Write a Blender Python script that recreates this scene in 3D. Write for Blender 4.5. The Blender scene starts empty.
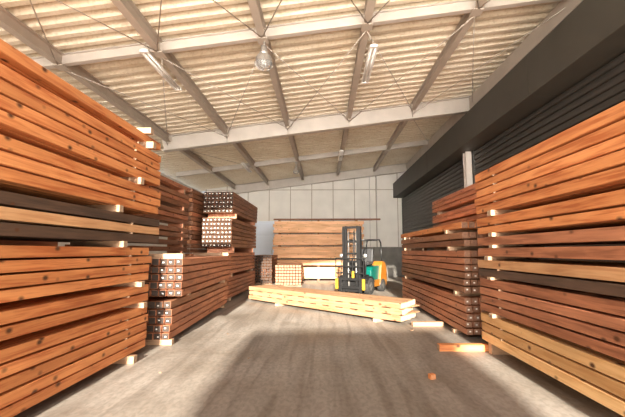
import bpy, bmesh, math, random
from mathutils import Vector, Matrix
random.seed(7)
PI = math.pi
col = bpy.context.scene.collection
sc = bpy.context.scene

# ------------------------------------------------------------------ camera
F_PX = 390.0
PITCH = math.radians(6.22); YAW = math.radians(1.533)
cd = bpy.data.cameras.new('camera'); cam = bpy.data.objects.new('camera', cd); col.objects.link(cam)
cd.sensor_width = 36.0; cd.sensor_fit = 'HORIZONTAL'; cd.lens = 36.0 * F_PX / 625.0
cam.location = (0, 0, 1.3); cam.rotation_euler = (PI/2 + PITCH, 0, YAW)
cd.clip_start = .05; cd.clip_end = 200
sc.camera = cam

# ------------------------------------------------------------------ light
w = bpy.data.worlds.new('world'); sc.world = w; w.use_nodes = True
bg = w.node_tree.nodes['Background']; bg.inputs[0].default_value = (.93, .96, 1.0, 1); bg.inputs[1].default_value = .7
SUN_EL = math.radians(15.0); SUN_AZ = math.radians(.1)          # azimuth of travel, 0 = straight down the shed
sd = bpy.data.lights.new('sun', 'SUN'); so = bpy.data.objects.new('sun', sd); col.objects.link(so)
sd.energy = 24.0; sd.angle = math.radians(1.2); sd.color = (1.0, .90, .76)
so.rotation_euler = Vector((math.sin(SUN_AZ)*math.cos(SUN_EL), math.cos(SUN_AZ)*math.cos(SUN_EL), -math.sin(SUN_EL))).to_track_quat('-Z', 'Y').to_euler()
so.location = (0, -10, 8)
ad = bpy.data.lights.new('yard_bounce_fill', 'AREA'); ao = bpy.data.objects.new('yard_bounce_fill', ad); col.objects.link(ao)
ad.shape = 'RECTANGLE'; ad.size = 9.5; ad.size_y = 3.0; ad.energy = 1500; ad.color = (1.0, .85, .67)     # added fill lamp in place of yard bounce, brightens the ceiling
ao.location = (-.3, -2.6, .3); ao.rotation_euler = (math.radians(150), 0, 0)
ad2 = bpy.data.lights.new('rear_fill', 'AREA'); ao2 = bpy.data.objects.new('rear_fill', ad2); col.objects.link(ao2)
ad2.shape = 'RECTANGLE'; ad2.size = 9.0; ad2.size_y = 2.2; ad2.energy = 430; ad2.spread = math.radians(75); ad2.color = (1.0, .94, .86)  # added fill lamp, spread narrowed to brighten the rear wall and back stack
ao2.location = (-.3, -1.5, 3.6); ao2.rotation_euler = (math.radians(87), 0, 0)
sc.view_settings.view_transform = 'Standard'; sc.view_settings.look = 'None'
sc.view_settings.gamma = 1.0; sc.view_settings.use_curve_mapping = False
sc.view_settings.exposure = 0.0

# ------------------------------------------------------------------ helpers
def tag(o, label=None, cat=None, group=None, kind=None):
    if label: o['label'] = label
    if cat: o['category'] = cat
    if group: o['group'] = group
    if kind: o['kind'] = kind
    return o

class MB:
    def __init__(s): s.bm = bmesh.new()
    def box(s, lo, hi, bev=0, mi=0, M=None):
        c = [(lo[i]+hi[i])/2 for i in range(3)]; d = [abs(hi[i]-lo[i]) for i in range(3)]
        r = bmesh.ops.create_cube(s.bm, size=1.0, matrix=Matrix.Translation(c) @ Matrix.Diagonal((d[0], d[1], d[2], 1)))
        vs = r['verts']
        if M is not None: bmesh.ops.transform(s.bm, matrix=M, verts=vs)
        fs = set(f for v in vs for f in v.link_faces)
        for f in fs: f.material_index = mi
        if bev:
            es = list(set(e for v in vs for e in v.link_edges))
            bmesh.ops.bevel(s.bm, geom=es, offset=bev, segments=1, affect='EDGES', profile=.5)
        return s
    def tube(s, a, b, r, seg=10, r2=None, mi=0):
        a = Vector(a); b = Vector(b); d = b-a
        q = d.to_track_quat('Z', 'Y').to_matrix().to_4x4()
        M = Matrix.Translation((a+b)/2) @ q
        rr = bmesh.ops.create_cone(s.bm, cap_ends=True, segments=seg, radius1=r, radius2=r if r2 is None else r2, depth=d.length, matrix=M)
        for f in set(f for v in rr['verts'] for f in v.link_faces): f.material_index = mi; f.smooth = len(f.verts) == 4
        return s
    def path(s, pts, r, seg=8):
        for a, b in zip(pts[:-1], pts[1:]): s.tube(a, b, r, seg)
        for p in pts[1:-1]: bmesh.ops.create_uvsphere(s.bm, u_segments=seg, v_segments=6, radius=r, matrix=Matrix.Translation(p))
        return s
    def lathe(s, prof, seg=24, M=None, mi=0):
        rings = []
        M = M or Matrix.Identity(4)
        for r, z in prof:
            rings.append([s.bm.verts.new(M @ Vector((max(r, 1e-4)*math.cos(2*PI*k/seg), max(r, 1e-4)*math.sin(2*PI*k/seg), z))) for k in range(seg)])
        for A, B in zip(rings[:-1], rings[1:]):
            for k in range(seg):
                f = s.bm.faces.new((A[k], A[(k+1) % seg], B[(k+1) % seg], B[k])); f.smooth = True; f.material_index = mi
        return s
    def prism(s, prof, x0, x1, axis='X', mi=0, bev=0):
        # prof: closed outline in the two other axes
        def P(u, v, t):
            return {'X': (t, u, v), 'Y': (u, t, v), 'Z': (u, v, t)}[axis]
        A = [s.bm.verts.new(P(u, v, x0)) for u, v in prof]; B = [s.bm.verts.new(P(u, v, x1)) for u, v in prof]
        n = len(prof); fs = []
        fs.append(s.bm.faces.new(A)); fs.append(s.bm.faces.new(B[::-1]))
        for k in range(n): fs.append(s.bm.faces.new((A[k], B[k], B[(k+1) % n], A[(k+1) % n])))
        for f in fs: f.material_index = mi
        bmesh.ops.recalc_face_normals(s.bm, faces=fs)
        if bev: bmesh.ops.bevel(s.bm, geom=list(set(e for f in fs for e in f.edges)), offset=bev, segments=2, affect='EDGES', profile=.6)
        return s
    def mesh(s, name, mats):
        m = bpy.data.meshes.new(name); s.bm.to_mesh(m); s.bm.free()
        for x in (mats if isinstance(mats, (list, tuple)) else [mats]): m.materials.append(x)
        return m
    def build(s, name, mats, parent=None, loc=(0, 0, 0), rz=0):
        o = bpy.data.objects.new(name, s.mesh(name, mats)); col.objects.link(o)
        o.location = loc; o.rotation_euler = (0, 0, rz)
        if parent: o.parent = parent
        return o

def empty(name, loc, rz, label, cat, group=None):
    o = bpy.data.objects.new(name, None); col.objects.link(o); o.location = loc; o.rotation_euler = (0, 0, rz)
    o.empty_display_size = .2
    return tag(o, label, cat, group)

def copy_tree(o, loc, rz=None, label=None):
    c = o.copy(); col.objects.link(c); c.location = loc
    if rz is not None: c.rotation_euler = (0, 0, rz)
    if label: c['label'] = label
    for ch in o.children:
        d = ch.copy(); col.objects.link(d); d.parent = c
        for g in ch.children:
            e = g.copy(); col.objects.link(e); e.parent = d
    return c

# ------------------------------------------------------------------ materials
def base_mat(name):
    m = bpy.data.materials.new(name); m.use_nodes = True
    nt = m.node_tree; b = nt.nodes['Principled BSDF']
    return m, nt, b
def nd(nt, t, **k):
    n = nt.nodes.new(t)
    for a, v in k.items(): setattr(n, a, v)
    return n
def ramp(nt, stops):
    r = nd(nt, 'ShaderNodeValToRGB'); e = r.color_ramp.elements
    while len(e) < len(stops): e.new(.5)
    for q, (p, c) in zip(e, stops): q.position = p; q.color = (c[0], c[1], c[2], 1)
    return r
def mix(nt, fac, a, b, mode='MIX'):
    n = nd(nt, 'ShaderNodeMix', data_type='RGBA', blend_type=mode)
    for s, v in ((n.inputs[0], fac), (n.inputs[6], a), (n.inputs[7], b)):
        if hasattr(v, 'links') or isinstance(v, bpy.types.NodeSocket): nt.links.new(v, s)
        elif isinstance(v, tuple): s.default_value = (v[0], v[1], v[2], 1)
        else: s.default_value = v
    return n.outputs[2]

def plain(name, c, rough=.6, metal=0, noise=.12, scale=6, bump=0):
    m, nt, b = base_mat(name)
    tc = nd(nt, 'ShaderNodeTexCoord'); n = nd(nt, 'ShaderNodeTexNoise'); n.inputs['Scale'].default_value = scale; n.inputs['Detail'].default_value = 5
    nt.links.new(tc.outputs['Object'], n.inputs['Vector'])
    r = ramp(nt, [(.3, tuple(x*(1-noise) for x in c)), (.7, tuple(min(1, x*(1+noise)) for x in c))])
    nt.links.new(n.outputs['Fac'], r.inputs[0]); nt.links.new(r.outputs[0], b.inputs['Base Color'])
    b.inputs['Roughness'].default_value = rough; b.inputs['Metallic'].default_value = metal
    if bump:
        bp = nd(nt, 'ShaderNodeBump'); bp.inputs['Strength'].default_value = bump; bp.inputs['Distance'].default_value = .02
        nt.links.new(n.outputs['Fac'], bp.inputs['Height']); nt.links.new(bp.outputs[0], b.inputs['Normal'])
    return m

def wood(name, light, dark, knot=(.10, .035, .012), rough=.62, var=.22, knots=.135):
    """sawn timber, grain along local Y; every object gets its own figure"""
    m, nt, b = base_mat(name)
    L = nt.links
    tc = nd(nt, 'ShaderNodeTexCoord'); oi = nd(nt, 'ShaderNodeObjectInfo')
    mul = nd(nt, 'ShaderNodeMath', operation='MULTIPLY'); mul.inputs[1].default_value = 57.0; L.new(oi.outputs['Random'], mul.inputs[0])
    cmb = nd(nt, 'ShaderNodeCombineXYZ'); 
    for i in range(3): L.new(mul.outputs[0], cmb.inputs[i])
    add = nd(nt, 'ShaderNodeVectorMath', operation='ADD'); L.new(tc.outputs['Object'], add.inputs[0]); L.new(cmb.outputs[0], add.inputs[1])
    def noise(sx, sy, sz, scale, det, dist=0):
        mp = nd(nt, 'ShaderNodeVectorMath', operation='MULTIPLY'); mp.inputs[1].default_value = (sx, sy, sz); L.new(add.outputs[0], mp.inputs[0])
        n = nd(nt, 'ShaderNodeTexNoise'); n.inputs['Scale'].default_value = scale; n.inputs['Detail'].default_value = det; n.inputs['Distortion'].default_value = dist
        L.new(mp.outputs[0], n.inputs['Vector']); return n
    g1 = noise(1, .05, 1, 42, 5, .6)          # fine fibre
    g2 = noise(1, .10, 1, 9, 3, 1.2)          # broad figure
    g3 = noise(1, .6, 1, 2.0, 2)              # patches
    a = nd(nt, 'ShaderNodeMath', operation='ADD'); L.new(g1.outputs['Fac'], a.inputs[0]); L.new(g2.outputs['Fac'], a.inputs[1])
    h = nd(nt, 'ShaderNodeMath', operation='MULTIPLY'); h.inputs[1].default_value = .5; L.new(a.outputs[0], h.inputs[0])
    r = ramp(nt, [(.40, dark), (.50, tuple((x*.35+y*.65) for x, y in zip(dark, light))), (.60, light)]); L.new(h.outputs[0], r.inputs[0])
    # patches
    r3 = ramp(nt, [(.3, (.80, .76, .72)), (.65, (1.08, 1.06, 1.04))]); L.new(g3.outputs['Fac'], r3.inputs[0])
    c1 = mix(nt, .8, r.outputs[0], r3.outputs[0], 'MULTIPLY')
    # knots
    mp = nd(nt, 'ShaderNodeVectorMath', operation='MULTIPLY'); mp.inputs[1].default_value = (7, 4.6, 7); L.new(add.outputs[0], mp.inputs[0])
    v = nd(nt, 'ShaderNodeTexVoronoi'); v.inputs['Scale'].default_value = 1.0; L.new(mp.outputs[0], v.inputs['Vector'])
    rk = ramp(nt, [(knots*.55, (1, 1, 1)), (knots*1.5, (0, 0, 0))]); L.new(v.outputs['Distance'], rk.inputs[0])
    c2 = mix(nt, rk.outputs[0], c1, knot)
    # each timber a little different
    vr = ramp(nt, [(0, (1-var, 1-var*1.25, 1-var*1.5)), (1, (1+var*.25, 1+var*.3, 1+var*.35))])
    sp = nd(nt, 'ShaderNodeMath', operation='FRACT'); m3 = nd(nt, 'ShaderNodeMath', operation='MULTIPLY'); m3.inputs[1].default_value = 13.7
    L.new(oi.outputs['Random'], m3.inputs[0]); L.new(m3.outputs[0], sp.inputs[0]); L.new(sp.outputs[0], vr.inputs[0])
    c3 = mix(nt, 1.0, c2, vr.outputs[0], 'MULTIPLY')
    L.new(c3, b.inputs['Base Color']); b.inputs['Roughness'].default_value = rough
    bp = nd(nt, 'ShaderNodeBump'); bp.inputs['Strength'].default_value = .25; bp.inputs['Distance'].default_value = .004
    L.new(g1.outputs['Fac'], bp.inputs['Height']); L.new(bp.outputs[0], b.inputs['Normal'])
    return m

M = {}
M['orange'] = wood('orange_cedar', (.80, .345, .13), (.54, .165, .052))
M['rust'] = wood('rust_cedar', (.55, .235, .125), (.31, .12, .062))
M['brown'] = wood('brown_timber', (.36, .17, .088), (.19, .085, .045), var=.3)
M['dark'] = wood('dark_weathered_timber', (.115, .068, .045), (.055, .034, .024), knots=.10)
M['tan'] = wood('tan_timber', (.80, .50, .27), (.62, .33, .16))
M['yellow'] = wood('yellow_pine', (.85, .56, .27), (.68, .38, .15))
M['back'] = wood('light_orange_timber', (.92, .56, .32), (.72, .38, .18), knots=.09)
M['pale'] = wood('pale_fresh_timber', (.40, .245, .14), (.29, .16, .08), var=.12)
M['bearer'] = wood('bearer_wood', (.47, .32, .21), (.34, .21, .13), var=.2)
M['end_orange'] = plain('end_grain_orange', (.50, .23, .11), .8, noise=.25, scale=30)
M['end_brown'] = plain('end_grain_brown', (.25, .13, .08), .85, noise=.35, scale=24)
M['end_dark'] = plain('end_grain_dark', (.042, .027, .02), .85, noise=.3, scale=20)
M['end_pale'] = plain('end_grain_pale', (.44, .31, .21), .8, noise=.2, scale=30)
M['end_pink'] = plain('end_grain_pink', (.30, .15, .095), .8, noise=.25, scale=18)
M['white_end'] = plain('white_end_paint', (.80, .76, .68), .7, noise=.15, scale=30)
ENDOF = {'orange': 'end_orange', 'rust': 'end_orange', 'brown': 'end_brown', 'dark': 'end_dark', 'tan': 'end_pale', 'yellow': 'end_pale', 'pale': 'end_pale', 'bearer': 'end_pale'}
M['steel'] = plain('painted_steel', (.44, .38, .32), .55, noise=.1, scale=3)
M['steel_pale'] = plain('pale_painted_steel', (.52, .47, .42), .5, noise=.08, scale=3)
M['galv'] = plain('galvanised', (.55, .53, .5), .35, .7, noise=.1, scale=20)
M['white_metal'] = plain('white_enamel', (.82, .80, .76), .35, noise=.05)
M['charcoal'] = plain('charcoal_panel', (.046, .045, .038), .55, noise=.12, scale=2)
M['shutter'] = plain('shutter_slats', (.046, .044, .040), .45, .2, noise=.15, scale=4)
M['black'] = plain('black_paint', (.009, .009, .0095), .45, noise=.2)
M['rubber'] = plain('rubber', (.022, .021, .02), .85, noise=.25, scale=20)
M['teal'] = plain('teal_paint', (.0, .09, .07), .35, noise=.08)
M['amber'] = plain('amber_paint', (.27, .10, .012), .4, noise=.1)
M['yellow_paint'] = plain('yellow_paint', (.33, .20, .02), .4, noise=.1)
M['rim'] = plain('wheel_rim', (.07, .065, .06), .5, noise=.15)
M['vinyl'] = plain('black_vinyl', (.03, .03, .032), .5, noise=.1)
M['tube'] = plain('fluorescent_tube', (.9, .9, .88), .25, noise=.02)
M['label_paper'] = plain('paper_tag', (.86, .85, .82), .7, noise=.06)
M['caster'] = plain('grey_caster', (.3, .32, .34), .6, noise=.1)
gm, nt, b = base_mat('lamp_glass'); b.inputs['Base Color'].default_value = (.62, .62, .60, 1); b.inputs['Roughness'].default_value = .12
b.inputs['Transmission Weight'].default_value = .75; b.inputs['IOR'].default_value = 1.3; M['glass'] = gm

def roof_mat():
    m, nt, b = base_mat('roof_lining'); L = nt.links
    tc = nd(nt, 'ShaderNodeTexCoord')
    n = nd(nt, 'ShaderNodeTexNoise'); n.inputs['Scale'].default_value = 1.3; n.inputs['Detail'].default_value = 6; L.new(tc.outputs['Object'], n.inputs['Vector'])
    r = ramp(nt, [(.3, (.70, .60, .46)), (.62, (.80, .72, .59))]); L.new(n.outputs['Fac'], r.inputs[0])
    n2 = nd(nt, 'ShaderNodeTexNoise'); n2.inputs['Scale'].default_value = 18; n2.inputs['Detail'].default_value = 4; L.new(tc.outputs['Object'], n2.inputs['Vector'])
    r2 = ramp(nt, [(.32, (.80, .76, .70)), (.5, (1, 1, 1))]); L.new(n2.outputs['Fac'], r2.inputs[0])
    L.new(mix(nt, .7, r.outputs[0], r2.outputs[0], 'MULTIPLY'), b.inputs['Base Color']); b.inputs['Roughness'].default_value = .85
    bp = nd(nt, 'ShaderNodeBump'); bp.inputs['Strength'].default_value = .4; bp.inputs['Distance'].default_value = .02
    L.new(n2.outputs['Fac'], bp.inputs['Height']); L.new(bp.outputs[0], b.inputs['Normal'])
    return m
M['roof'] = roof_mat()

def floor_mat():
    m, nt, b = base_mat('concrete_floor'); L = nt.links
    tc = nd(nt, 'ShaderNodeTexCoord')
    def noise(vec, sc_, det, dist=0):
        mp = nd(nt, 'ShaderNodeVectorMath', operation='MULTIPLY'); mp.inputs[1].default_value = vec; L.new(tc.outputs['Object'], mp.inputs[0])
        n = nd(nt, 'ShaderNodeTexNoise'); n.inputs['Scale'].default_value = sc_; n.inputs['Detail'].default_value = det; n.inputs['Distortion'].default_value = dist
        L.new(mp.outputs[0], n.inputs['Vector']); return n
    a = noise((1, 1, 1), .9, 8, .4); r = ramp(nt, [(.3, (.235, .205, .17)), (.7, (.36, .33, .295))]); L.new(a.outputs['Fac'], r.inputs[0])
    s = noise((1.0, .07, 1), 5.5, 6, .7); rs = ramp(nt, [(.36, (.66, .64, .62)), (.54, (1, 1, 1))]); L.new(s.outputs['Fac'], rs.inputs[0])   # tyre and drag marks down the aisle
    s2 = noise((1, .5, 1), 26, 5, .5); r2 = ramp(nt, [(.35, (.78, .77, .76)), (.6, (1.06, 1.06, 1.06))]); L.new(s2.outputs['Fac'], r2.inputs[0])
    c = mix(nt, .8, r.outputs[0], rs.outputs[0], 'MULTIPLY'); c = mix(nt, .8, c, r2.outputs[0], 'MULTIPLY')
    L.new(c, b.inputs['Base Color'])
    rr = ramp(nt, [(.3, (.42, .42, .42)), (.7, (.75, .75, .75))]); L.new(a.outputs['Fac'], rr.inputs[0]); L.new(rr.outputs[0], b.inputs['Roughness'])
    bp = nd(nt, 'ShaderNodeBump'); bp.inputs['Strength'].default_value = .3; bp.inputs['Distance'].default_value = .006
    L.new(s2.outputs['Fac'], bp.inputs['Height']); L.new(bp.outputs[0], b.inputs['Normal'])
    return m
M['floor'] = floor_mat()
M['wall'] = plain('pale_wall_panel', (.78, .75, .70), .75, noise=.06, scale=1.5)
M['wall_base'] = plain('concrete_plinth', (.20, .19, .175), .85, noise=.15, scale=3)
M['ground'] = plain('outdoor_concrete', (.50, .48, .45), .9, noise=.1, scale=.6)
M['added_panel_blue'] = plain('added_pale_blue_panel', (.74, .81, .92), .5, noise=.06, scale=1)

# ------------------------------------------------------------------ setting
XL, XR, YF, YB = -6.1, 4.75, 1.2, 19.95
SL = .125
def zr(x): return 4.66 + SL*(x+4.6)          # underside level of the roof steel's top flange / lowest line of the sheet
o = MB().box((XL, -1.0, -.12), (XR, YB+.2, 0)).build('floor', M['floor']); tag(o, kind='structure')
o = MB().box((-30, -40, -.20), (30, -1.0, -.01)).build('ground', M['ground']); tag(o, kind='structure')
# folded-plate roof: ribs run across the shed
def roof():
    bm = bmesh.new(); p = .285; y = YF; prof = []
    while y < YB+.1:
        prof += [(y, 0), (y+.095, 0), (y+.145, .16), (y+.215, .16)]; y += p
    prof.append((y, 0))
    A = [bm.verts.new((XL-.4, a, zr(XL-.4)+b)) for a, b in prof]; B = [bm.verts.new((XR+.3, a, zr(XR+.3)+b)) for a, b in prof]
    A2 = [bm.verts.new((XL-.4, a, zr(XL-.4)+b+.03)) for a, b in prof]; B2 = [bm.verts.new((XR+.3, a, zr(XR+.3)+b+.03)) for a, b in prof]
    for k in range(len(prof)-1):
        bm.faces.new((A[k], B[k], B[k+1], A[k+1])); bm.faces.new((A2[k], A2[k+1], B2[k+1], B2[k]))
    m = bpy.data.meshes.new('ceiling'); bm.to_mesh(m); bm.free(); m.materials.append(M['roof'])
    o = bpy.data.objects.new('ceiling', m); col.objects.link(o); tag(o, kind='structure')
roof()
# back wall with panel seams, plinth
mb = MB(); mb.box((XL, YB, 1.5), (XR, YB+.15, 5.75), 0, 1)
x = XL+.05
while x < XR:
    mb.box((x, YB-.028, 1.5), (x+1.055, YB, 4.42), .004); mb.box((x, YB-.028, 4.465), (x+1.055, YB, 5.72), .004); x += 1.10
mb.build('wall_back', [M['wall'], M['steel']]); tag(bpy.data.objects['wall_back'], kind='structure')
o = MB().box((XL, YB-.03, 0), (XR, YB+.15, 1.5)).build('trim_1', M['wall_base']); tag(o, kind='structure')
o = MB().box((XL-.15, YF, 0), (XL, YB+.15, 4.25)).build('wall_left', M['wall']); tag(o, kind='structure')
mb = MB(); mb.box((4.62, YF, 0), (4.80, YB+.15, 5.72)); o = mb.build('wall_right', M['charcoal']); tag(o, kind='structure')
# pale blue panel with a handle, made up over a bluish wall area
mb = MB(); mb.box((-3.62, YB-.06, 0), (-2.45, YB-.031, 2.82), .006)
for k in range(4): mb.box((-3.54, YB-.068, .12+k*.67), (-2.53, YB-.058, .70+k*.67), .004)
o = mb.build('added_blue_panel_1', M['added_panel_blue']); tag(o, kind='structure')
MB().tube((-2.6, YB-.12, 1.15), (-2.6, YB-.12, 1.35), .014).tube((-2.6, YB-.12, 1.17), (-2.6, YB-.06, 1.17), .012).tube((-2.6, YB-.12, 1.33), (-2.6, YB-.06, 1.33), .012).build('added_panel_handle', M['galv'], o)

# ------------------------------------------------------------------ roof steel
def ibeam(p0, p1, h, wd, tf=.016, tw=.012, mat='steel', name='steel_beam'):
    """I-section whose top centre line runs p0 -> p1; web vertical"""
    p0 = Vector(p0); p1 = Vector(p1); d = (p1-p0).normalized(); side = d.cross(Vector((0, 0, 1))).normalized(); up = side.cross(d).normalized()
    L = (p1-p0).length
    Mx = Matrix((( side.x, d.x, up.x, p0.x), (side.y, d.y, up.y, p0.y), (side.z, d.z, up.z, p0.z), (0, 0, 0, 1)))
    mb = MB()
    mb.box((-wd/2, 0, -tf), (wd/2, L, 0)); mb.box((-wd/2, 0, -h), (wd/2, L, -h+tf)); mb.box((-tw/2, 0, -h+tf), (tw/2, L, -tf))
    bmesh.ops.transform(mb.bm, matrix=Mx, verts=mb.bm.verts)
    return mb
ORD = ['first', 'second', 'third', 'fourth', 'fifth', 'sixth', 'seventh', 'eighth', 'ninth', 'tenth', 'eleventh', 'twelfth', 'thirteenth', 'fourteenth',
       'fifteenth', 'sixteenth', 'seventeenth', 'eighteenth', 'nineteenth', 'twentieth', 'twenty-first', 'twenty-second', 'twenty-third', 'twenty-fourth']
PX = [-4.50, -2.80, -1.02, .76, 2.62]
frames = [('girder', 2.3), ('cross', 6.3), ('girder', 11.1), ('cross', 15.5), ('girder', 19.72)]
FD = {2.3: 'near the front of the shed', 6.3: 'over the near end of the aisle', 11.1: 'across mid shed', 15.5: 'in the dim rear bay', 19.72: 'along the back wall'}
for kind, Y in frames:
    if kind == 'girder':
        mb = ibeam((-4.72, Y, zr(-4.72)-.002), (4.6, Y, zr(4.6)-.002), .44, .2, .02, .014)
        for px in PX[1:]:      # stiffener plates
            for s in (-1, 1): mb.box((px-.006, Y+s*.012, zr(px)-.43), (px+.006, Y+s*.095, zr(px)-.03))
        o = mb.build('steel_girder', M['steel_pale']); tag(o, 'deep pale painted steel girder ' + FD[Y], 'girder')
    else:
        o = ibeam((-6.0, Y, zr(-6.0)-.002), (4.6, Y, zr(4.6)-.002), .19, .10).build('cross_beam', M['steel_pale']); tag(o, 'slim pale steel cross beam under the ribbed roof ' + FD[Y], 'beam')
# longitudinal beams, split at the girders
segs = [(1.3, 2.2), (2.4, 11.0), (11.2, 19.62)]
SG = ['front bay', 'near bay', 'rear bay']
for i, px in enumerate(PX):
    for j, (a, c) in enumerate(segs):
        if j == 0: continue
        z = zr(px) - .004 - .2
        mb = ibeam((px, a, z+.2-.19 if False else z+.2), (px, c, z+.2), .21, .125)
        for Y in (6.3, 15.5):
            if a < Y < c: mb.box((px-.09, Y-.10, z-.035), (px+.09, Y+.10, z-.012))
        for Y in (a, c): mb.box((px-.075, Y-.012 if Y == c else Y, z-.06), (px+.075, Y if Y == c else Y+.012, z+.2))
        o = mb.build('roof_beam', M['steel']); tag(o, 'grey steel roof beam running lengthwise, %s from left, in the %s' % (ORD[i], SG[j]), 'beam', 'lengthwise roof beams')
# pale eaves beam along the right
for j, (a, c) in enumerate(segs[1:]):
    o = ibeam((4.42, a, zr(4.42)-.05), (4.42, c, zr(4.42)-.05), .34, .16, mat='steel_pale').build('eaves_beam', M['steel_pale'])
    tag(o, 'pale steel eaves beam above the charcoal shutter box in the ' + SG[j+1], 'beam')
    o = MB().box((4.25, a, zr(4.3)-.40), (4.31, c, zr(4.3)-.05), .004).build('gutter_plate', M['steel_pale']); tag(o, 'pale flat steel plate facing the right eaves beam in the ' + SG[j+1], 'plate')
# bracing rods
def rod(a, b_, label):
    o = MB().tube(a, b_, .009, 6).build('bracing_rod', M['steel']); tag(o, label, 'rod', 'thin bracing rods under the roof')
nodes = [PX[0], PX[1], PX[2], PX[3], PX[4], 4.3]
def zn(x): return zr(x) - .23
k = 0
BN = ['left edge', 'second beam', 'third beam', 'fourth beam', 'fifth beam', 'right edge']
for i in range(5):
    xa, xb = nodes[i], nodes[i+1]
    rod((xa, 6.40, zn(xa)), (xb, 10.95, zn(xb)-.05), 'thin steel rod slanting rightward to the mid girder, from the %s' % BN[i])
    rod((xb, 6.40, zn(xb)), (xa, 10.95, zn(xa)-.09), 'thin steel rod slanting leftward to the mid girder, from the %s' % BN[i+1])
    rod((xa, 2.45, zn(xa)), (xb, 6.20, zn(xb)), 'thin steel rod overhead in front of the near cross beam, slanting right from %s' % BN[i])
    rod((xb, 2.45, zn(xb)), (xa, 6.20, zn(xa)), 'thin steel rod overhead in front of the near cross beam, slanting left from %s' % BN[i+1])
for i in (0, 4):
    xa, xb = nodes[i], nodes[i+1]
    rod((xa, 11.3, zn(xa)-.02), (xb, 15.4, zn(xb)), 'thin steel rod in the dim rear bay slanting right from the %s' % BN[i])

# ------------------------------------------------------------------ right side: shutters, box, column
HX0, HX1, HZ0, HZ1 = 3.57, 4.05, 3.97, 4.71
mb = MB(); 
for a, c in ((YF+.3, 6.6), (6.605, 13.2), (13.205, 19.7)):
    mb.box((HX0, a, HZ0), (HX1+.5, c, HZ1), .004)
o = mb.build('shutter_box', M['charcoal']); tag(o, 'long charcoal panelled shutter box projecting along the right wall', 'shutter box')
def shutter(y0, y1, label):
    t = empty('roller_shutter', (4.05, (y0+y1)/2, 0), 0, label, 'shutter')
    prof = []; z = .06
    while z < HZ0-.02:
        prof += [(.012, z), (-.018, z+.012), (-.026, z+.06), (-.022, z+.105), (.012, z+.12)]; z += .13
    prof = [(.05, .06)] + [(a, b_) for a, b_ in prof] + [(.05, z)]
    L = (y1-y0)/2
    mb = MB(); mb.prism([(a, b_) for a, b_ in prof], -L, L, 'Y'); mb.build('slat_curtain', M['shutter'], t)
    MB().box((-.03, -L, 0), (.05, L, .06), .004).build('bottom_rail', M['galv'], t)
    for s in (-1, 1): MB().box((-.045, s*L-.03, 0), (.06, s*L+.03, HZ0-.01), .004).build('guide_rail', M['charcoal'], t)
shutter(1.3, 10.32, 'charcoal roller shutter behind the near right timber stacks')
shutter(10.7, 19.75, 'charcoal roller shutter in the right wall beyond the pale column')
t = empty('steel_column', (3.93, 10.51, 0), 0, 'pale grey steel column between the two right shutters', 'column')
mb = MB(); mb.box((-.08, -.10, .02), (.08, -.088, HZ0)); mb.box((-.08, .088, .02), (.08, .10, HZ0)); mb.box((-.006, -.088, .02), (.006, .088, HZ0))
mb.build('shaft', M['steel_pale'], t)
mb = MB().box((-.14, -.14, 0), (.14, .14, .02)); mb.build('base_plate', M['steel_pale'], t)
# conduits on the back wall
for x_, lb in ((2.40, 'thin conduit on the back wall left of its twin above the forklift'), (2.76, 'thin conduit on the back wall right of its twin above the forklift')):
    mb = MB().tube((x_, YB-.035, 1.5), (x_, YB-.035, 5.2), .014, 8)
    for z in (2, 3, 4, 5): mb.box((x_-.03, YB-.03, z), (x_+.03, YB-.008, z+.02))
    o = mb.build('wall_conduit', M['galv']); tag(o, lb, 'conduit')

# ------------------------------------------------------------------ lamps
def dome(loc, r, label):
    t = empty('dome_lamp', loc, 0, label, 'lamp')
    MB().tube((0, 0, 0), (0, 0, .10), .012).box((-.05, -.05, .10), (.05, .05, .115)).build('hanger', M['galv'], t)
    k = r/.16
    MB().lathe([(0, 0), (.055*k, -.005), (.06*k, -.09*k), (.075*k, -.11*k), (.078*k, -.17*k), (.06*k, -.18*k)]).build('ballast_housing', M['galv'], t)
    MB().lathe([(.07*k, -.16*k), (.12*k, -.19*k), (.152*k, -.25*k), (.16*k, -.33*k), (.165*k, -.335*k), (.153*k, -.33*k), (.145*k, -.25*k), (.11*k, -.20*k)]).build('reflector', M['galv'], t)
    MB().lathe([(.158*k, -.335*k), (.15*k, -.38*k), (.11*k, -.43*k), (.05*k, -.455*k), (0, -.46*k)]).build('glass_cover', M['glass'], t)
    MB().lathe([(0, -.2*k), (.03*k, -.21*k), (.045*k, -.27*k), (.04*k, -.33*k), (0, -.36*k)], 16).build('bulb', M['tube'], t)
    mb = MB()
    for q in range(4):
        a = q*PI/2+.4
        mb.path([Vector((r*1.04*math.cos(a), r*1.04*math.sin(a), -.33*k)), Vector((r*.95*math.cos(a), r*.95*math.sin(a), -.40*k)), Vector((r*.4*math.cos(a), r*.4*math.sin(a), -.465*k)), Vector((0, 0, -.475*k))], .005, 6)
    mb.build('wire_guard', M['galv'], t)
dome((-1.0, 6.32, zr(-1)-.315), .15, 'round glass dome lamp hanging below the near cross beam')
dome((-1.08, 15.5, zr(-1.08)-.36), .12, 'small dome lamp hanging in the dim rear bay')
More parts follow.
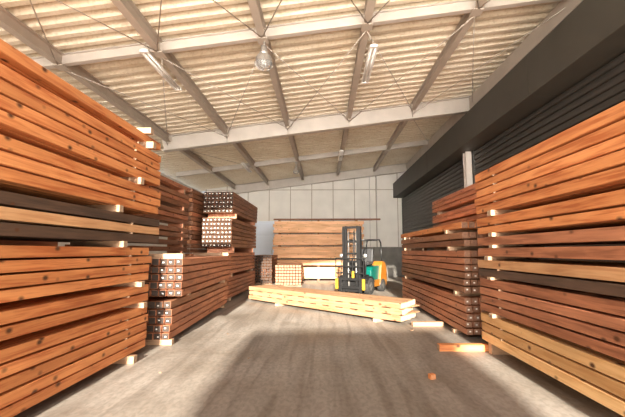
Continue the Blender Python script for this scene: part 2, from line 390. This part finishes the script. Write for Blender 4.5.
def fluor(x_, y_, L, label, first=None, dz=.25):
    z = zr(x_) - dz
    if first: return copy_tree(first, (x_, y_, z), None, label)
    t = empty('tube_light', (x_, y_, z), 0, label, 'light', 'fluorescent tube lights on the roof beams')
    MB().prism([(-.03, .05), (.03, .05), (.085, 0), (.075, 0), (.03, .03), (-.03, .03), (-.075, 0), (-.085, 0)], -L/2, L/2, 'Y').build('reflector', M['white_metal'], t)
    for s in (-1, 1): MB().tube((s*.035, -L/2+.05, .005), (s*.035, L/2-.05, .005), .016, 10).build('tube', M['tube'], t)
    for s in (-1, 1): MB().box((-.07, s*L/2-(.05 if s > 0 else 0), -.012), (.07, s*L/2+(.05 if s < 0 else 0), .04), .004).build('tube_holder', M['white_metal'], t)
    for s in (-1, 1): MB().tube((0, s*L*.36, .05), (0, s*L*.36, .17), .007, 6).build('hanging_rod', M['galv'], t)
    return t
f0 = fluor(-2.98, 6.9, 1.6, 'white fluorescent tube light under the left part of the near roof')
fluor(.95, 7.65, 1.6, 'white fluorescent tube light under the roof right of the dome lamp', f0, .30)
fluor(-3.05, 15.3, 1.35, 'far fluorescent tube light in the rear bay, left of the small dome lamp', f0)
fluor(.72, 15.3, 1.35, 'far fluorescent tube light in the rear bay, right of the small dome lamp', f0)

# ------------------------------------------------------------------ timbers
_cache = {}
def timber_mesh(L, wd, h, mat, end=None):
    key = (round(L, 2), round(wd, 3), round(h, 3), mat, end)
    if key not in _cache:
        mb = MB(); mb.box((-wd/2, 0, 0), (wd/2, L, h), .0035)
        # a few cross loops with a slight sawn waviness
        for f in mb.bm.faces:
            f.material_index = 1 if abs(f.normal.y) > .9 else 0
        _cache[key] = mb.mesh('timber', [M[mat], M[end or ENDOF[mat]]])
    return _cache[key]
def put(name, mesh, loc, rz, label, cat, group=None):
    o = bpy.data.objects.new(name, mesh); col.objects.link(o); o.location = loc; o.rotation_euler = (0, 0, rz)
    return tag(o, label, cat, group)

ENDOF['back'] = 'end_orange'
ADJ = {'back': 'light orange', 'orange': 'orange', 'rust': 'reddish brown', 'brown': 'brown', 'dark': 'dark weathered', 'tan': 'tan', 'yellow': 'yellowish', 'pale': 'pale', 'bearer': 'pale'}
REST = []                    # timbers past the countable ones: (mesh, matrix)
def stack(where, X, Y, side, L, rows, ncol, rz=0, wd=.098, jit=.03, pitch=None, endvis=0, end=None, short='', hide_below=0, tags=None):
    """rows: (z, h, material) bottom to top.  X,Y = aisle-side near bottom corner; side = direction of the further columns."""
    pitch = pitch or wd+.012
    R = Matrix.Rotation(rz, 3, 'Z'); n = len(rows)
    for r, (z, h, mt) in enumerate(rows):
        rj = random.uniform(-jit, jit); xj = random.uniform(-.010, .010)
        ysh = .22 if where == 'near left stack' and r > 10 else 0
        for c in range(ncol):
            lx = side*(wd/2 + c*pitch) + xj + (random.uniform(-.004, .004) if c else 0)
            p = R @ Vector((lx, rj + random.uniform(-jit, jit)*.5 + ysh, 0))
            me = timber_mesh(L, wd, h, mt, end)
            row = ORD[n-1-r]
            if c == 0 and r >= hide_below:
                o = put('timber', me, (X+p.x, Y+p.y, z), rz, '%s timber, %s down, outer face of %s' % (ADJ[mt], row, where), 'timber', 'aisle-face timbers of the ' + where)
            elif c < endvis:
                o = put('timber', me, (X+p.x, Y+p.y, z), rz, '%s timber, %s row down, %s column in, %s' % ('white-ended' if 'white' in short else ADJ[mt], row, ORD[c], short), 'timber', 'timber ends of the ' + where)
            else:
                REST.append((me, Matrix.Translation((X+p.x, Y+p.y, z)) @ Matrix.Rotation(rz, 4, 'Z'))); continue
            if tags:
                w_, h_, rr = tags
                if rr[0] <= r <= rr[1]:
                    mb = MB(); a = random.uniform(-.02, .012); q_ = random.uniform(-.008, .008)
                    mb.box((a-w_/2, -.0035, h*.5-h_/2+q_), (a+w_/2, -.0008, h*.5+h_/2+q_))
                    q = mb.build('end_mark' if 'white' in short else 'paper_tag', M['white_end'] if 'white' in short else M['label_paper'], o); q['label'] = 'small white mark on the timber end'
_bm = {}
def bearer(x0, x1, y, z0, z1, label, wd=.09, mat='bearer', rz=0, name='bearer', grp='cross bearers between timber bundles'):
    """short stick lying across the shed; local Y is its length"""
    L = abs(x1-x0); key = (round(L, 3), wd, round(z1-z0, 4), mat)
    if key not in _bm:
        mb = MB().box((-wd/2, 0, 0), (wd/2, L, z1-z0), .003)
        for f in mb.bm.faces: f.material_index = 1 if abs(f.normal.y) > .9 else 0
        _bm[key] = mb.mesh(name, [M[mat], M['end_pale']])
    return put(name, _bm[key], (max(x0, x1), y, z0), PI/2+rz, label, 'bearer', grp)

def rows_from(zs, h=.092, gap=.018):
    out = []
    for k, (z, mt) in enumerate(zs):
        hh = h if k == len(zs)-1 else min(h, zs[k+1][0]-z-gap)
        out.append((z, hh, mt))
    return out

# --- near left stack
L1 = rows_from([(.085, 'orange'), (.193, 'orange'), (.299, 'orange'), (.404, 'orange'), (.508, 'orange'),
                (.664, 'orange'), (.775, 'orange'), (.930, 'orange'), (1.037, 'orange'), (1.144, 'orange'), (1.249, 'orange'),
                (1.410, 'dark'), (1.524, 'tan'), (1.636, 'dark'),
                (1.806, 'orange'), (1.915, 'orange'), (2.027, 'orange'),
                (2.205, 'orange'), (2.314, 'orange'), (2.421, 'orange'), (2.533, 'orange'), (2.712, 'orange')])
stack('near left stack', -2.28, 1.12, -1, 4.0, L1, 9, jit=.03)
stack('hidden', -3.55, 1.0, -1, 4.2, rows_from([(.02+.118*k, 'brown') for k in range(24)], .112, .004), 5, hide_below=99)
def zt(rows, k): return rows[k][0]+rows[k][1]
Bz = [(0, L1[0][0], 4.66), (zt(L1, 4), L1[5][0], 4.90), (zt(L1, 6), L1[7][0], 4.78), (zt(L1, 10), L1[11][0], 4.35), (zt(L1, 13), L1[14][0], 4.25),
      (zt(L1, 16), L1[17][0], 4.72), (zt(L1, 20), L1[21][0], 4.92), (zt(L1, 21), zt(L1, 21)+.075, 4.86)]
BL = ['on the floor under', 'between the lowest two bundles of', 'second joint above the floor in', 'just below the dark timbers of', 'just above the dark timbers of',
      'third joint down from the top of', 'under the topmost timber of', 'on top of']
for k, (a, c, y) in enumerate(Bz):
    e = random.uniform(.03, .09)
    bearer(-2.28+e, -2.83, y, a, c, 'pale sawn bearer end %s the near left stack' % BL[k])
    bearer(-2.28+.02, -2.83, 1.55, a, c, 'pale bearer, front end, %s the near left stack' % BL[k])
for r in range(len(L1)-1):
    a, c = zt(L1, r), L1[r+1][0]
    if c-a < .03:
        bearer(-2.272, -2.83, 4.60, a, c, 'thin spacer stick in the near left stack above its %s timber from bottom' % ORD[r], .03, name='spacer_stick', grp='thin spacer sticks in the near left stack')

# --- second left stack (two bundles), behind the near one
low = rows_from([(.076+.106*k, m_) for k, m_ in enumerate(['rust', 'rust', 'rust', 'rust', 'brown'])], .096)
upp = rows_from([(.672+.106*k, m_) for k, m_ in enumerate(['rust', 'rust', 'rust', 'rust', 'rust'])], .096)
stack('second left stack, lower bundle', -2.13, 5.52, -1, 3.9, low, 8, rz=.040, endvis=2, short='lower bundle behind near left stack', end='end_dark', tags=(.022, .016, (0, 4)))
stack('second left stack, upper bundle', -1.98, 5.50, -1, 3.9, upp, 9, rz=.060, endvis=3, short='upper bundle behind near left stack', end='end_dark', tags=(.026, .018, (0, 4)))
bearer(-2.10, -2.80, 5.57, 0, .076, 'pale bearer under the near end of the second left stack')
bearer(-2.27, -2.95, 9.1, 0, .076, 'bearer under the far end of the second left stack')
bearer(-2.13, -2.80, 6.3, zt(low, 4), upp[0][0], 'pale bearer between the bundles of the second left stack, near end')
bearer(-2.18, -2.90, 8.7, zt(low, 4), upp[0][0], 'pale bearer between the bundles of the second left stack, far end')
bearer(-1.99, -2.74, 5.56, zt(upp, 4), zt(upp, 4)+.07, 'pale bearer lying on top of the second left stack, near end')
bearer(-2.15, -2.95, 8.9, zt(upp, 4), zt(upp, 4)+.07, 'pale bearer lying on top of the second left stack, far end')

# --- tall brown stacks standing behind against the left
Uz = [.08+.112*k for k in range(10)]
UU = rows_from([(z, 'brown') for z in Uz] + [(1.30, 'brown'), (1.45, 'brown'), (1.62, 'brown'), (1.74, 'brown'), (1.93, 'brown'), (2.04, 'rust'), (2.15, 'brown'), (2.33, 'brown'), (2.44, 'rust'), (2.55, 'brown'), (2.745, 'rust')])
stack('tall brown stack behind second left stack', -3.3, 5.4, -1, 4.05, UU, 3, jit=.04)
for r in range(9, len(UU)-1):
    a, c = zt(UU, r), UU[r+1][0]
    if c-a > .02:
        for y in (5.9, 9.05): bearer(-3.27, -3.62, y, a, c, 'dark bearer %s in the tall brown stack, above its %s timber from bottom' % ('near' if y < 7 else 'far', ORD[r]), mat='rust')
bearer(-3.32, -3.62, 5.9, 0, .08, 'floor bearer near under the tall brown stack', mat='brown'); bearer(-3.32, -3.62, 9.0, 0, .08, 'floor bearer far under the tall brown stack', mat='brown')
U2 = rows_from([(.08+.117*k, 'brown' if k % 3 else 'rust') for k in range(24)], .1)
stack('tall stack beside the white-ended pile', -3.3, 9.72, -1, 3.95, U2, 3, jit=.05)
for y in (10.0, 13.2): bearer(-3.32, -3.62, y, 0, .08, 'floor bearer %s under the second tall brown stack' % ('near' if y < 12 else 'far'), mat='brown')

# --- white-ended stack
S3a = rows_from([(.08+.110*k, 'rust') for k in range(5)], .10)
S3b = rows_from([(.705+.112*k, 'rust') for k in range(5)], .10)
S3c = rows_from([(1.40+.112*k, 'brown') for k in range(7)], .098)
S3d = rows_from([(2.30+.113*k, 'brown') for k in range(5)], .098)
stack('white-ended pile, lowest bundle', -2.45, 10.1, -1, 3.8, S3a, 4, jit=.03, rz=-.01)
stack('white-ended pile, second bundle up', -2.42, 10.05, -1, 3.8, S3b, 6, jit=.03)
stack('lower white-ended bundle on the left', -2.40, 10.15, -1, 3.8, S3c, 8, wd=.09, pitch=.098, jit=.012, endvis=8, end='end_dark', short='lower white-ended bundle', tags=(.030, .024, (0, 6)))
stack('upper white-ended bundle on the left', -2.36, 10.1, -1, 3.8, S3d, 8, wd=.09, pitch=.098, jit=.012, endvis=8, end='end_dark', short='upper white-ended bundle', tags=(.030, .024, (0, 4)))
for (x0, z0, z1, nm) in ((-2.41, zt(S3a, 4), S3b[0][0], 'below the second'), (-2.38, zt(S3b, 4), S3c[0][0], 'below the lower white-ended'), (-2.33, zt(S3c, 6), S3d[0][0], 'below the upper white-ended'), (-2.44, 0, .08, 'on the floor under the lowest')):
    for y in (10.45, 13.3): bearer(x0, -3.1, y, z0, z1, '%s bearer %s bundle of the white-ended pile' % ('near' if y < 12 else 'far', nm), mat='rust' if z0 > 1 else 'bearer')

# --- small brown stack between the white-ended pile and the back stack
S4 = rows_from([(.07+.108*k, random.choice(['brown', 'brown', 'rust'])) for k in range(10)], .09)
stack('low brown stack before the added blue panel', -1.98, 15.2, -1, 1.9, S4, 7, jit=.09, end='end_dark')
for y in (15.5, 16.8): bearer(-1.99, -2.72, y, 0, .07, '%s floor bearer of the low brown stack before the added blue panel' % ('near' if y < 16 else 'far'))
# --- small reddish bundle in front of the back stack
S5 = rows_from([(.07+.105*k, ['brown', 'rust', 'rust', 'brown', 'rust', 'rust', 'brown'][k]) for k in range(7)], .085)
stack('small reddish bundle before the back stack', -.80, 14.4, -1, 2.3, S5, 9, jit=.07, wd=.09, pitch=.106, end='end_pink', rz=.02)
for y in (14.65, 16.4): bearer(-.80, -1.75, y, 0, .07, '%s floor bearer of the small reddish bundle' % ('near' if y < 15 else 'far'))

# --- back stack, timbers run across the shed
def cross_stack():
    sec = [(.10, 4, .122, 'back'), (.68, 2, .117, 'back'), (.985, 4, .128, 'back'), (1.555, 4, .122, 'back'), (2.11, 4, .128, 'back')]
    allr = []
    for z0, n, p, mt in sec:
        for k in range(n): allr.append((z0+k*p, p-.003, mt))
    N = len(allr)
    for r, (z, h, mt) in enumerate(allr):
        e = random.uniform(-.04, .04)
        for c in range(4):
            me = timber_mesh(3.98, .12, h, mt)
            if c: REST.append((me, Matrix.Translation((1.78+e, 17.36+c*.13, z)) @ Matrix.Rotation(PI/2, 4, 'Z'))); continue
            put('timber', me, (1.78+e, 17.36, z), PI/2, '%s timber, %s from top in the face of the back wall stack' % (ADJ[mt], ORD[N-1-r]), 'timber', 'face timbers of the back wall stack')
    zs = [(0, .10, 'on the floor under'), (.10+4*.122-.003, .68, 'first joint up in'), (.68+2*.117-.003, .985, 'second joint up in'), (.985+4*.128-.003, 1.555, 'third joint up in'), (1.555+4*.122-.003, 2.11, 'fourth joint up in'), (2.11+4*.128-.003, 2.11+4*.128+.045, 'under the top board of')]
    for a, c, nm in zs:
        for x_ in (-1.95, -.2, 1.5):
            mb = MB().box((-.045, 0, 0), (.045, .52, c-a), .003); o = mb.build('bearer', M['brown'], None, (x_, 17.32, a)); tag(o, '%s bearer %s the back wall stack' % ({-1.95: 'left', -.2: 'middle', 1.5: 'right'}[x_], nm), 'bearer')
    for q, (x_, L) in enumerate(((2.55, 4.75), (2.2, 4.2))):
        put('timber', timber_mesh(L, .12, .07, 'brown'), (x_, 17.36+q*.14, 2.11+4*.128+.045), PI/2, ['long thin brown board lying on top of the back wall stack', 'second thin board on top of the back wall stack, behind the first'][q], 'board')
cross_stack()

# --- near right stack
R1 = rows_from([(.148, 'yellow'), (.268, 'yellow'), (.387, 'yellow'), (.535, 'rust'), (.636, 'rust'), (.739, 'rust'), (.842, 'rust'),
                (.977, 'dark'), (1.082, 'tan'), (1.235, 'rust'), (1.373, 'rust'), (1.524, 'orange'), (1.628, 'orange'),
                (1.800, 'orange'), (1.912, 'orange'), (2.022, 'orange'), (2.130, 'orange'), (2.237, 'orange')], .101)
stack('near right stack', 2.10, 1.38, 1, 4.0, R1, 9, jit=.03)
for (a, c, y, nm) in ((0, .148, 5.2, 'on the floor under'), (zt(R1, 2), .535, 4.95, 'above the yellowish timbers of'), (zt(R1, 6), .977, 4.95, 'under the dark timber of'), (zt(R1, 8), 1.235, 5.0, 'above the tan timber of'),
                      (zt(R1, 9), 1.373, 4.85, 'in the middle joint of'), (zt(R1, 10), 1.524, 4.85, 'under the middle orange pair of'), (zt(R1, 12), 1.80, 4.85, 'above the middle orange pair of')):
    bearer(2.67, 2.10-(.05 if a else -.03), y, a, c, 'pale bearer end %s the near right stack' % nm, .11)
    bearer(2.67, 2.08, 1.6, a, c, 'pale bearer, front end, %s the near right stack' % nm, .11)
for r in range(len(R1)-1):
    a, c = zt(R1, r), R1[r+1][0]
    if c-a < .03: bearer(2.67, 2.094, 4.80, a, c, 'thin spacer stick in the near right stack above its %s timber from bottom' % ORD[r], .03, name='spacer_stick', grp='thin spacer sticks in the near right stack')

# --- second right stack
R2 = rows_from([(.06, 'rust'), (.165, 'rust'), (.272, 'rust'), (.385, 'rust'), (.500, 'rust'), (.672, 'brown'), (.780, 'brown'), (.888, 'brown'), (.995, 'rust'), (1.102, 'rust'), (1.209, 'rust'),
                (1.372, 'brown'), (1.492, 'brown'), (1.650, 'orange')], .098)
stack('second right stack', 2.13, 6.03, 1, 4.7, R2, 9, jit=.03, endvis=2, end='end_brown', short='second right stack', tags=(.026, .022, (0, 8)))
for (a, c, y, nm) in ((0, .06, 6.5, 'floor'), (zt(R2, 4), .672, 6.35, 'lower joint'), (zt(R2, 10), 1.372, 6.6, 'upper joint'), (zt(R2, 12), 1.65, 6.7, 'top joint')):
    bearer(2.67, 2.08, y, a, c, 'near pale bearer at the %s of the second right stack' % nm); bearer(2.67, 2.10, 10.2, a, c, 'far pale bearer at the %s of the second right stack' % nm)
# --- taller stack behind it, against the shutters
R3 = rows_from([(.08+.1165*k, 'brown') for k in range(17)] + [(2.09, 'rust'), (2.20, 'rust'), (2.40, 'rust'), (2.51, 'rust'), (2.62, 'rust')], .099)
stack('tall stack before the right shutters', 3.2, 7.45, 1, 4.0, R3, 3, jit=.03, hide_below=17)
for y in (7.9, 11.0):
    bearer(3.53, 3.22, y, 0, .08, '%s floor bearer of the tall stack before the right shutters' % ('near' if y < 9 else 'far'))
    bearer(3.53, 3.22, y, zt(R3, 18), 2.40, '%s upper bearer of the tall stack before the right shutters' % ('near' if y < 9 else 'far'))

# --- long pile of pale timbers lying in the aisle
dirv = Vector((-.711, .703, 0)); perp = Vector((.703, .711, 0))
rzp = math.atan2(-dirv.x, dirv.y)
P0 = Vector((1.37, 7.03, 0))
PR = ['bottom', 'middle', 'top']; 
for r in range(3):
    z = .065 + r*.112
    for c in range(6):
        e = random.uniform(-.02, .02) + (.06*c/5 if r == 1 else 0)
        p = P0 + perp*(.06+c*.122) + dirv*(.03*c+e)
        put('timber', timber_mesh(4.65, .108, .094, 'pale'), (p.x, p.y, z), rzp, 'pale timber in the %s layer of the aisle pile, %s from the camera side' % (PR[r], ORD[c]), 'timber', 'pale timbers of the aisle pile')
nsp = 0
for r in range(2):                                   # rows of little spacer sticks showing as dashes between the layers
    for k in range(12):
        p = P0 + dirv*(.15+k*.385) + perp*.02
        q = p + perp*.68
        me = MB().box((-.09, 0, 0), (.09, .68, .0178), .001).mesh('spacer_stick', M['pale']) if nsp == 0 else me
        put('spacer_stick', me, (p.x, p.y, .065+.0941+r*.112), rzp-PI/2, 'flat spacer stick in the %s joint of the aisle pile, %s from its right end' % (['lower', 'upper'][r], ORD[k]), 'spacer', 'spacer sticks in the aisle pile'); nsp += 1
for t_, nm in ((.55, 'right'), (3.45, 'left')):
    p = P0 + dirv*t_ - perp*.05
    put('bearer', timber_mesh(.85, .08, .065, 'bearer'), (p.x, p.y, 0), rzp-PI/2, 'short %s bearer under the pale pile in the aisle' % nm, 'bearer')

# --- every timber beyond those: one object
bm = bmesh.new(); mats = []
for me, Mx in REST:
    t0 = len(bm.faces); bm.from_mesh(me); bm.faces.ensure_lookup_table()
    nf = bm.faces[t0:]; vs = set(v for f in nf for v in f.verts)
    for v in vs: v.co = Mx @ v.co
    for f in nf:
        m_ = me.materials[f.material_index]
        if m_ not in mats: mats.append(m_)
        f.material_index = mats.index(m_)
me = bpy.data.meshes.new('stacked_timbers'); bm.to_mesh(me); bm.free()
for m_ in mats: me.materials.append(m_)
o = bpy.data.objects.new('stacked_timbers', me); col.objects.link(o)
tag(o, 'remaining timbers packed behind the outer faces of all the timber stacks', 'timbers', kind='stuff')

# --- loose pieces on the floor
put('wood_block', timber_mesh(.66, .10, .085, 'orange', 'end_pale'), (2.17, 5.35, 0), PI/2+.02, 'orange offcut block on the floor sticking out beside the near right stack', 'block')
put('wood_block', timber_mesh(.54, .09, .075, 'pale'), (2.08, 7.05, 0), PI/2+.10, 'pale offcut lying on the floor in front of the second right stack', 'block')
put('wood_offcut', timber_mesh(.055, .06, .05, 'orange'), (1.12, 4.16, 0), .3, 'tiny square wood offcut alone on the shaded floor', 'offcut')
put('wood_offcut', timber_mesh(.04, .05, .02, 'bearer'), (1.47, 6.6, 0), .8, 'tiny wood chip on the floor left of the pale offcut', 'offcut')
for k, (x_, y_) in enumerate(((-1.75, 4.3), (-.9, 4.9), (-1.5, 6.3))):
    put('wood_chip', timber_mesh(.02, .035, .006, 'bearer'), (x_, y_, 0), k*1.1, ['sliver of wood on the floor beside the near left stack', 'sliver of wood on the floor in mid aisle', 'sliver of wood on the floor beside the second left stack'][k], 'chip')

# ------------------------------------------------------------------ forklift (front faces local -Y)
fk = empty('forklift', (.88, 11.95, 0), -math.radians(30), 'small forklift with teal body and yellow parts parked behind the aisle pile', 'forklift')
def part(mb, name, mat, label=None, parent=fk):
    o = mb.build(name, M[mat], parent)
    if label: o['label'] = label
    return o
for s in (-1, 1):
    mb = MB(); x_ = s*.265
    mb.box((x_-.035, -.06, .06), (x_+.035, -.045, 2.02)); mb.box((x_-.035, .045, .06), (x_+.035, .06, 2.02)); mb.box((x_+s*.02-.012, -.045, .06), (x_+s*.02+.012, .045, 2.02))
    part(mb, 'mast_rail', 'black')
    mb = MB(); x_ = s*.195; mb.box((x_-.025, -.05, .1), (x_+.025, .04, 2.06), .004); part(mb, 'inner_mast_rail', 'black')
    part(MB().tube((s*.13, .03, .15), (s*.13, .03, 1.15), .03).tube((s*.13, .03, 1.15), (s*.13, .03, 1.9), .018), 'lift_cylinder', 'galv')
    part(MB().path([Vector((s*.09, -.02, .5)), Vector((s*.09, -.02, 1.95))], .012, 6), 'lift_chain', 'black')
for lo, hi in (((-.30, -.05, 1.98), (.30, .05, 2.05)), ((-.22, -.02, 1.55), (.22, .03, 1.62)), ((-.30, .0, .95), (.30, .06, 1.02)), ((-.30, -.04, .08), (.30, .05, .2)), ((-.22, -.04, 1.2), (.22, .0, 1.25))):
    part(MB().box(lo, hi, .004), 'mast_crossbar', 'black')
mb = MB(); mb.box((-.45, -.13, .42), (.45, -.09, .5), .004); mb.box((-.45, -.13, .18), (.45, -.09, .26), .004)
for x_ in (-.2, .2): mb.box((x_-.03, -.10, .18), (x_+.03, -.06, .62))
part(mb, 'carriage', 'black')
mb = MB()
for z in (.62, .82, 1.06): mb.box((-.5, -.125, z), (.44, -.095, z+.035))
for k in range(6): x_ = -.5+k*.186; mb.box((x_-.012, -.12, .5), (x_+.012, -.1, 1.08))
part(mb, 'load_backrest', 'black')
for s in (-1, 1):
    mb = MB(); x_ = s*.33
    mb.box((x_-.045, -.165, .05), (x_+.045, -.13, .52), .004); mb.prism([(-.165, .05), (-.165, .09), (-1.0, .062), (-1.0, .05)], x_-.045, x_+.045, 'X')
    part(mb, 'fork', 'black')
    part(MB().box((s*.44-.04, -.20, .16), (s*.44+.04, -.125, .48), .01), 'fork_bracket', 'yellow_paint', 'yellow bracket')
part(MB().box((.05, -.15, .50), (.12, -.08, .70), .01), 'hydraulic_bracket', 'yellow_paint', 'yellow bracket at the mast centre')
part(MB().path([Vector((.0, -.06, .5)), Vector((.05, -.05, 1.0)), Vector((.08, -.02, 1.9))], .014, 6), 'hydraulic_hose', 'rubber')
def wheel(x_, y_, r, wd, label=None):
    Mx = Matrix.Translation((x_, y_, r)) @ Matrix.Rotation(PI/2, 4, 'Y')
    mb = MB().lathe([(r*.55, -wd/2), (r*.92, -wd/2), (r, -wd*.36), (r, wd*.36), (r*.92, wd/2), (r*.55, wd/2)], 28, Mx)
    for q in range(20):
        a = q*2*PI/20
        mb.box((-wd*.5, -.012, r*.965), (wd*.5, .012, r*1.0), 0, 0, Matrix.Translation((x_, y_, r)) @ Matrix.Rotation(a, 4, 'X'))
    t_ = part(mb, 'tyre', 'rubber')
    mb = MB().lathe([(.001, -wd*.3), (r*.2, -wd*.32), (r*.25, -wd*.2), (r*.5, -wd*.2), (r*.56, -wd*.45), (r*.56, wd*.45), (r*.5, wd*.2), (r*.25, wd*.2), (r*.2, wd*.42), (.001, wd*.42)], 24, Mx)
    q = mb.build('wheel_rim', M['rim'], t_)
for s in (-1, 1):
    wheel(s*.42, .26, .25, .17); wheel(s*.38, 1.38, .2, .15)
part(MB().tube((-.4, .26, .25), (.4, .26, .25), .05), 'front_axle', 'black')
# chassis, step, fenders
mb = MB(); mb.prism([(.05, .22), (.05, .5), (.2, .58), (.5, .58), (.62, .34), (1.2, .34), (1.2, .18), (.55, .18)], -.33, .33, 'X', bev=.01); part(mb, 'chassis', 'black')
for s in (-1, 1):
    mb = MB(); pr = []
    for k in range(9):
        a = math.radians(20+k*17.5); pr.append((.26-math.cos(a)*.30, .25+math.sin(a)*.30))
    pr += [(.26-math.cos(math.radians(20+(8-k)*17.5))*.275, .25+math.sin(math.radians(20+(8-k)*17.5))*.275) for k in range(9)]
    mb.prism(pr, s*.34, s*.50, 'X'); part(mb, 'front_fender', 'black')
mb = MB(); mb.prism([(.62, .36), (.60, .70), (.70, .80), (1.30, .84), (1.34, .36)], -.36, .36, 'X', bev=.03); part(mb, 'engine_hood', 'teal', 'teal engine hood')
mb = MB(); mb.prism([(1.14, .20), (1.22, .52), (1.30, .86), (1.40, .97), (1.60, .95), (1.74, .80), (1.80, .50), (1.74, .20), (1.60, .12), (1.56, .22), (1.50, .34), (1.38, .42), (1.25, .34)], -.43, .43, 'X', bev=.03); part(mb, 'counterweight', 'amber', 'rounded amber counterweight')
mb = MB(); mb.prism([(.56, .34), (.60, .40), (1.16, .40), (1.13, .20), (.62, .20)], .34, .42, 'X'); part(mb, 'side_step', 'amber')
mb = MB(); mb.prism([(.14, .56), (.2, .98), (.27, 1.0), (.32, .56)], -.30, .30, 'X', bev=.015); part(mb, 'dashboard', 'black')
part(MB().tube((0, .26, .9), (0, .46, 1.08), .022), 'steering_column', 'black')
Mx = Matrix.Translation((0, .47, 1.09)) @ Matrix.Rotation(math.radians(-50), 4, 'X')
mb = MB(); n = 20
for k in range(n):
    a, c = 2*PI*k/n, 2*PI*(k+1)/n
    mb.tube(Mx @ Vector((.15*math.cos(a), .15*math.sin(a), 0)), Mx @ Vector((.15*math.cos(c), .15*math.sin(c), 0)), .013, 6)
for a in (0, 2.1, 4.2): mb.tube(Mx @ Vector((0, 0, -.02)), Mx @ Vector((.15*math.cos(a), .15*math.sin(a), 0)), .009, 6)
part(mb, 'steering_wheel', 'black')
for k in range(3): part(MB().tube((.16+k*.05, .3, .95), (.16+k*.05, .36, 1.14), .007, 6).tube((.16+k*.05, .36, 1.13), (.16+k*.05, .367, 1.16), .014, 8), 'control_lever', 'black')
part(MB().prism([(.74, .86), (.72, .95), (1.10, .97), (1.14, .88)], -.22, .22, 'X', bev=.02), 'seat', 'vinyl')
part(MB().prism([(1.06, .95), (1.10, 1.36), (1.18, 1.38), (1.20, .92)], -.21, .21, 'X', bev=.025), 'seat_back', 'vinyl')
for s in (-1, 1):
    part(MB().path([Vector((s*.36, .16, .56)), Vector((s*.35, .30, 1.50)), Vector((s*.33, .42, 1.64))], .024), 'guard_front_post', 'black')
    part(MB().path([Vector((s*.36, 1.50, .84)), Vector((s*.35, 1.46, 1.56)), Vector((s*.33, 1.40, 1.67))], .024), 'guard_rear_post', 'black')
    part(MB().tube((s*.30, .12, 1.1), (s*.38, .12, 1.1), .01).lathe([(.001, -.03), (.045, -.02), (.06, .02), (.055, .035), (.001, .04)], 16, Matrix.Translation((s*.40, .08, 1.16)) @ Matrix.Rotation(PI/2, 4, 'X')), 'head_lamp', 'galv')
mb = MB(); mb.path([Vector((-.33, .42, 1.64)), Vector((-.33, 1.40, 1.67)), Vector((.33, 1.40, 1.67)), Vector((.33, .42, 1.64)), Vector((-.33, .42, 1.64))], .024)
for k in range(6): x_ = -.24+k*.096; mb.box((x_-.012, .42, 1.63), (x_+.012, 1.40, 1.655))
part(mb, 'overhead_guard', 'black')
part(MB().tube((0, 1.55, .93), (0, 1.55, 1.12), .085, 18), 'gas_cylinder', 'rim') if False else None

# ------------------------------------------------------------------ outdoors, behind the camera: an unseen pack, added and shaped to shade the floor
t = MB(); t.prism([(-.35, 0), (-.50, 1.98), (-1.15, 2.80), (-1.10, 2.86), (1.72, 2.96), (1.77, 2.88), (1.36, 1.98), (1.2, 0)], -7.0, -4.2, 'Y', bev=.03)
o = t.build('shade_caster', M['caster']); tag(o, 'grey unseen pack added on the yard to cast the floor shadow', 'pack')
